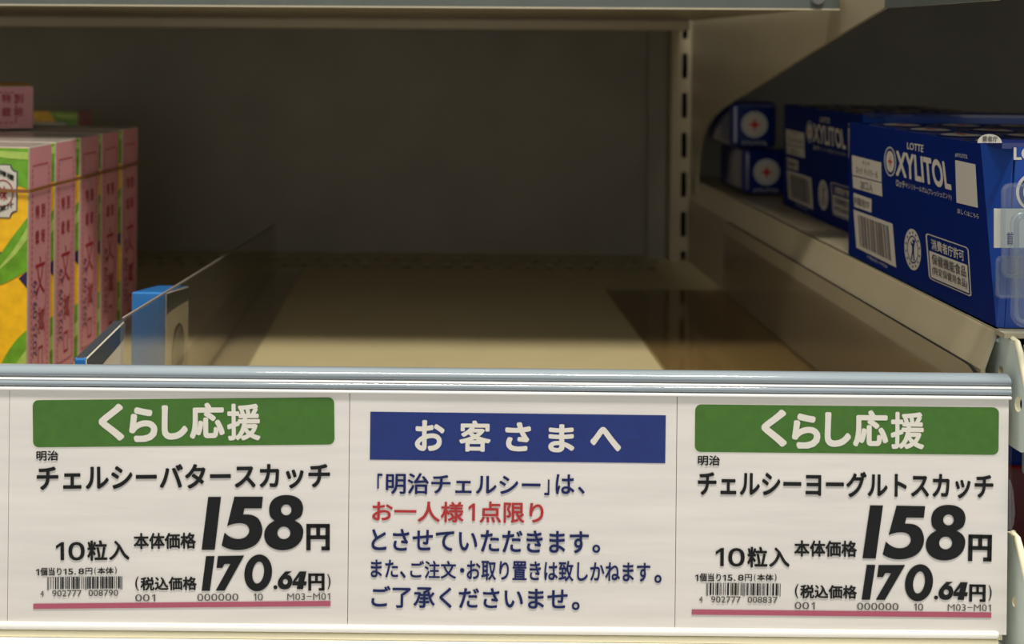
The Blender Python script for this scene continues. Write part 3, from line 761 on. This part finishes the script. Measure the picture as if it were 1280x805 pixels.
    b.add(vs + [(x, y+0.0008, z) for x, y, z in vs], [(0, 1, 2, 3), (4, 5, 6, 7), (0, 1, 5, 4), (1, 2, 6, 5), (2, 3, 7, 6), (3, 0, 4, 7)], BLUEF)
    if front:
        ff = lambda k: (lambda px, py: P(px, py, GY0-0.00012*k) - G0)
        b.text('LOTTE', rect(1267, 184, 1330, 200), ff(1), GWHITE, .035)
        b.poly([ell(1292, 240, 22, 24)], ff(1), GWHITE); b.poly([ell(1292, 240, 18, 20)], ff(2), BLUE); b.poly([ell(1292, 240, 13, 15)], ff(3), GWHITE)
        star(b, quad_fn(rect(1279, 225, 1305, 255), ff(4)), GRED, r1=.3, r2=.04)
        b.text('XYLITOL', rect(1318, 222, 1440, 262), ff(1), GWHITE, .03)
    b.build('front_panel', t)
    # folded front edge on top, with the round white sticker bent over it
    b = MB()
    pr = [(0.0004, zt-0.0006), (0.0004, zt+0.0012), (0.0030, zt+0.0022), (0.0150, zt+0.0008), (0.0150, zt-0.0004)]
    b.prism(pr, lambda u, v, tt: Vector((tt, u, v)), 0.0010, GW, FOIL); b.build('folded_edge', t)
    if front:
        b = MB()
        p = [P(px, py, GY0) - G0 for px, py in arc(1236, 178.5, 15, 11, 180, 360, 14)]
        vs = [(q.x, -0.0003, q.z) for q in p]; n = len(vs)
        b.add(vs + [(x, y-0.0004, z) for x, y, z in vs], [tuple(range(n)), tuple(range(n, 2*n))] + [(k, (k+1) % n, n+(k+1) % n, n+k) for k in range(n)], GWHITE)
        b.text('費者庁', rect(1228, 170.0, 1247, 177), lambda px, py: P(px, py, GY0-0.0009) - G0, GREYTX, .02)
        b.build('round_sticker', t)
    return t
gb = gum_box('blue gum display box nearest the aisle, white lettering on its left side')
gb2 = gum_box('blue gum display box standing behind the nearer one, partly hidden', False)
gb2.location = (0.2035, GY0+0.1545, G0.z)

# ------------------------------------------------------------------ gum packs
PW, PH = 0.0232, 0.0560
def pack_mesh(name, L=PH):
    """stands on its base centre; round emblem on top"""
    b = MB(); h = PW/2
    b.box((-h, -h, 0), (h, h, L), FOIL, 0.0028, 3)
    for k, (r, m) in enumerate(((0.0088, BLUE), (0.0072, GGREY), (0.0064, GWHITE))):
        b.poly([ell(0, 0, r, r, 28)], (lambda z: (lambda u, v: Vector((u, v, z))))(L+0.00012*(k+1)), m)
    star(b, lambda u, v: Vector(((u-.5)*0.011, (v-.5)*0.011, L+0.0006)), GRED, r1=.34, r2=.08)
    return b.build(name)
pk = pack_mesh('gum_pack')
first = True
for bx, by, lab, grp, rows in ((G0.x, G0.y, 'blue gum pack with round white logo standing in the nearest display box', 'gum packs in the nearest box', 4),
                               (0.2035, GY0+0.1545, 'blue gum pack with round logo standing in the farther display box', 'gum packs in the farther box', 4)):
    for j in range(rows):
        for i in range(3):
            o = pk if first else pk.copy()
            if not first: COL.objects.link(o)
            first = False
            o.location = (bx+0.0138+i*0.0243, by+0.0275+j*0.0262, NZ+0.0014)
            o.rotation_euler = (random.uniform(-.005, .005), random.uniform(-.005, .005), random.uniform(-.03, .03))
            tag(o, lab, 'gum pack', grp)
# two loose packs lying behind the boxes, logo end to the aisle
LP = 0.028
for i, (px, py, lab) in enumerate(((943, 152, 'upper blue gum pack lying on another at the dark rear of side shelf'), (958, 225, 'lower blue gum pack lying under another at the dark rear of side shelf'))):
    b = MB(); h = LP/2
    b.box((-h, 0, -h), (h, 0.055, h), FOIL, 0.0035, 3)
    f = lambda k: (lambda u, v: Vector((u, -0.00012*k, v)))
    b.poly([ell(0, 0, 0.0092, 0.0092, 32)], f(1), BLUE); b.poly([ell(0, 0, 0.0080, 0.0080, 32)], f(2), GGREY); b.poly([ell(0, 0, 0.0064, 0.0064, 32)], f(3), GWHITE)
    star(b, lambda u, v: Vector(((u-.5)*0.012, -0.0006, (v-.5)*0.012)), GRED, r1=.32, r2=.09)
    b.text('XYLITOL', [(-.008, -.0098), (.008, -.0098), (.008, -.0122), (-.008, -.0122)], f(1), GGREY, .01)
    o = b.build('gum_pack'); p = P(px, py, 0.325)
    o.location = (p.x, 0.325, NZ + LP/2 + 0.0006 + (LP+0.0004 if i == 0 else 0))
    tag(o, lab, 'gum pack', 'loose gum packs')

# ------------------------------------------------------------------ clear ticket holder in front of the gum box
t = thing('ticket_holder', 'clear plastic ticket holder clipped before the nearest gum box at right edge', 'ticket holder', P(1265, 420, 0.002))
t0 = Vector(t.location)
b = MB()
outl = [(p.x, p.z) for p in [P(u, v, 0.003) for u, v in rrect(1253, 231, 1330, 345, 9)]]
fh = lambda u, v, tt: Vector((u, tt, v)) - t0
b.plate([outl], fh, 0.0020, 0.0032, HOLDER); b.build('pocket', t)
b = MB(); b.tube([Vector((u, 0.0026, v)) - t0 for u, v in outl], 0.0007, HOLDER, 8, True); b.build('pocket_rim', t)
outl = [(p.x, p.z) for p in [P(u, v, 0.003) for u, v in rrect(1248.5, 323, 1325, 372, 5)]]
b = MB(); b.plate([outl], fh, 0.0036, 0.0046, HOLDER)
b.tube([Vector((u, 0.0041, v)) - t0 for u, v in outl], 0.0006, HOLDER, 8, True); b.build('clip_foot', t)
b = MB()
outl = [(p.x, p.z) for p in [P(u, v, -0.006) for u, v in rrect(1268, 268, 1350, 404, 12)]]
b.tube([Vector((u, -0.006, v)) - t0 for u, v in outl], 0.0012, HOLDER, 10, True)
b.plate([outl], fh, -0.0064, -0.0056, HOLDER); b.build('front_loop', t)
b = MB()
outl = [(p.x, p.z) for p in [P(u, v, 0.003) for u, v in rect(1246.5, 262, 1310, 311)]]
b.plate([outl], lambda u, v, tt: Vector((u, tt, v)), 0.0048, 0.0052, GWHITE)
b.text('首', rect(1258.5, 290, 1267, 306), lambda px, py: P(px, py, 0.0046), NAVYTX, .02)
tag(b.build('ticket'), 'small white ticket with blue character held in the clear holder', 'ticket')
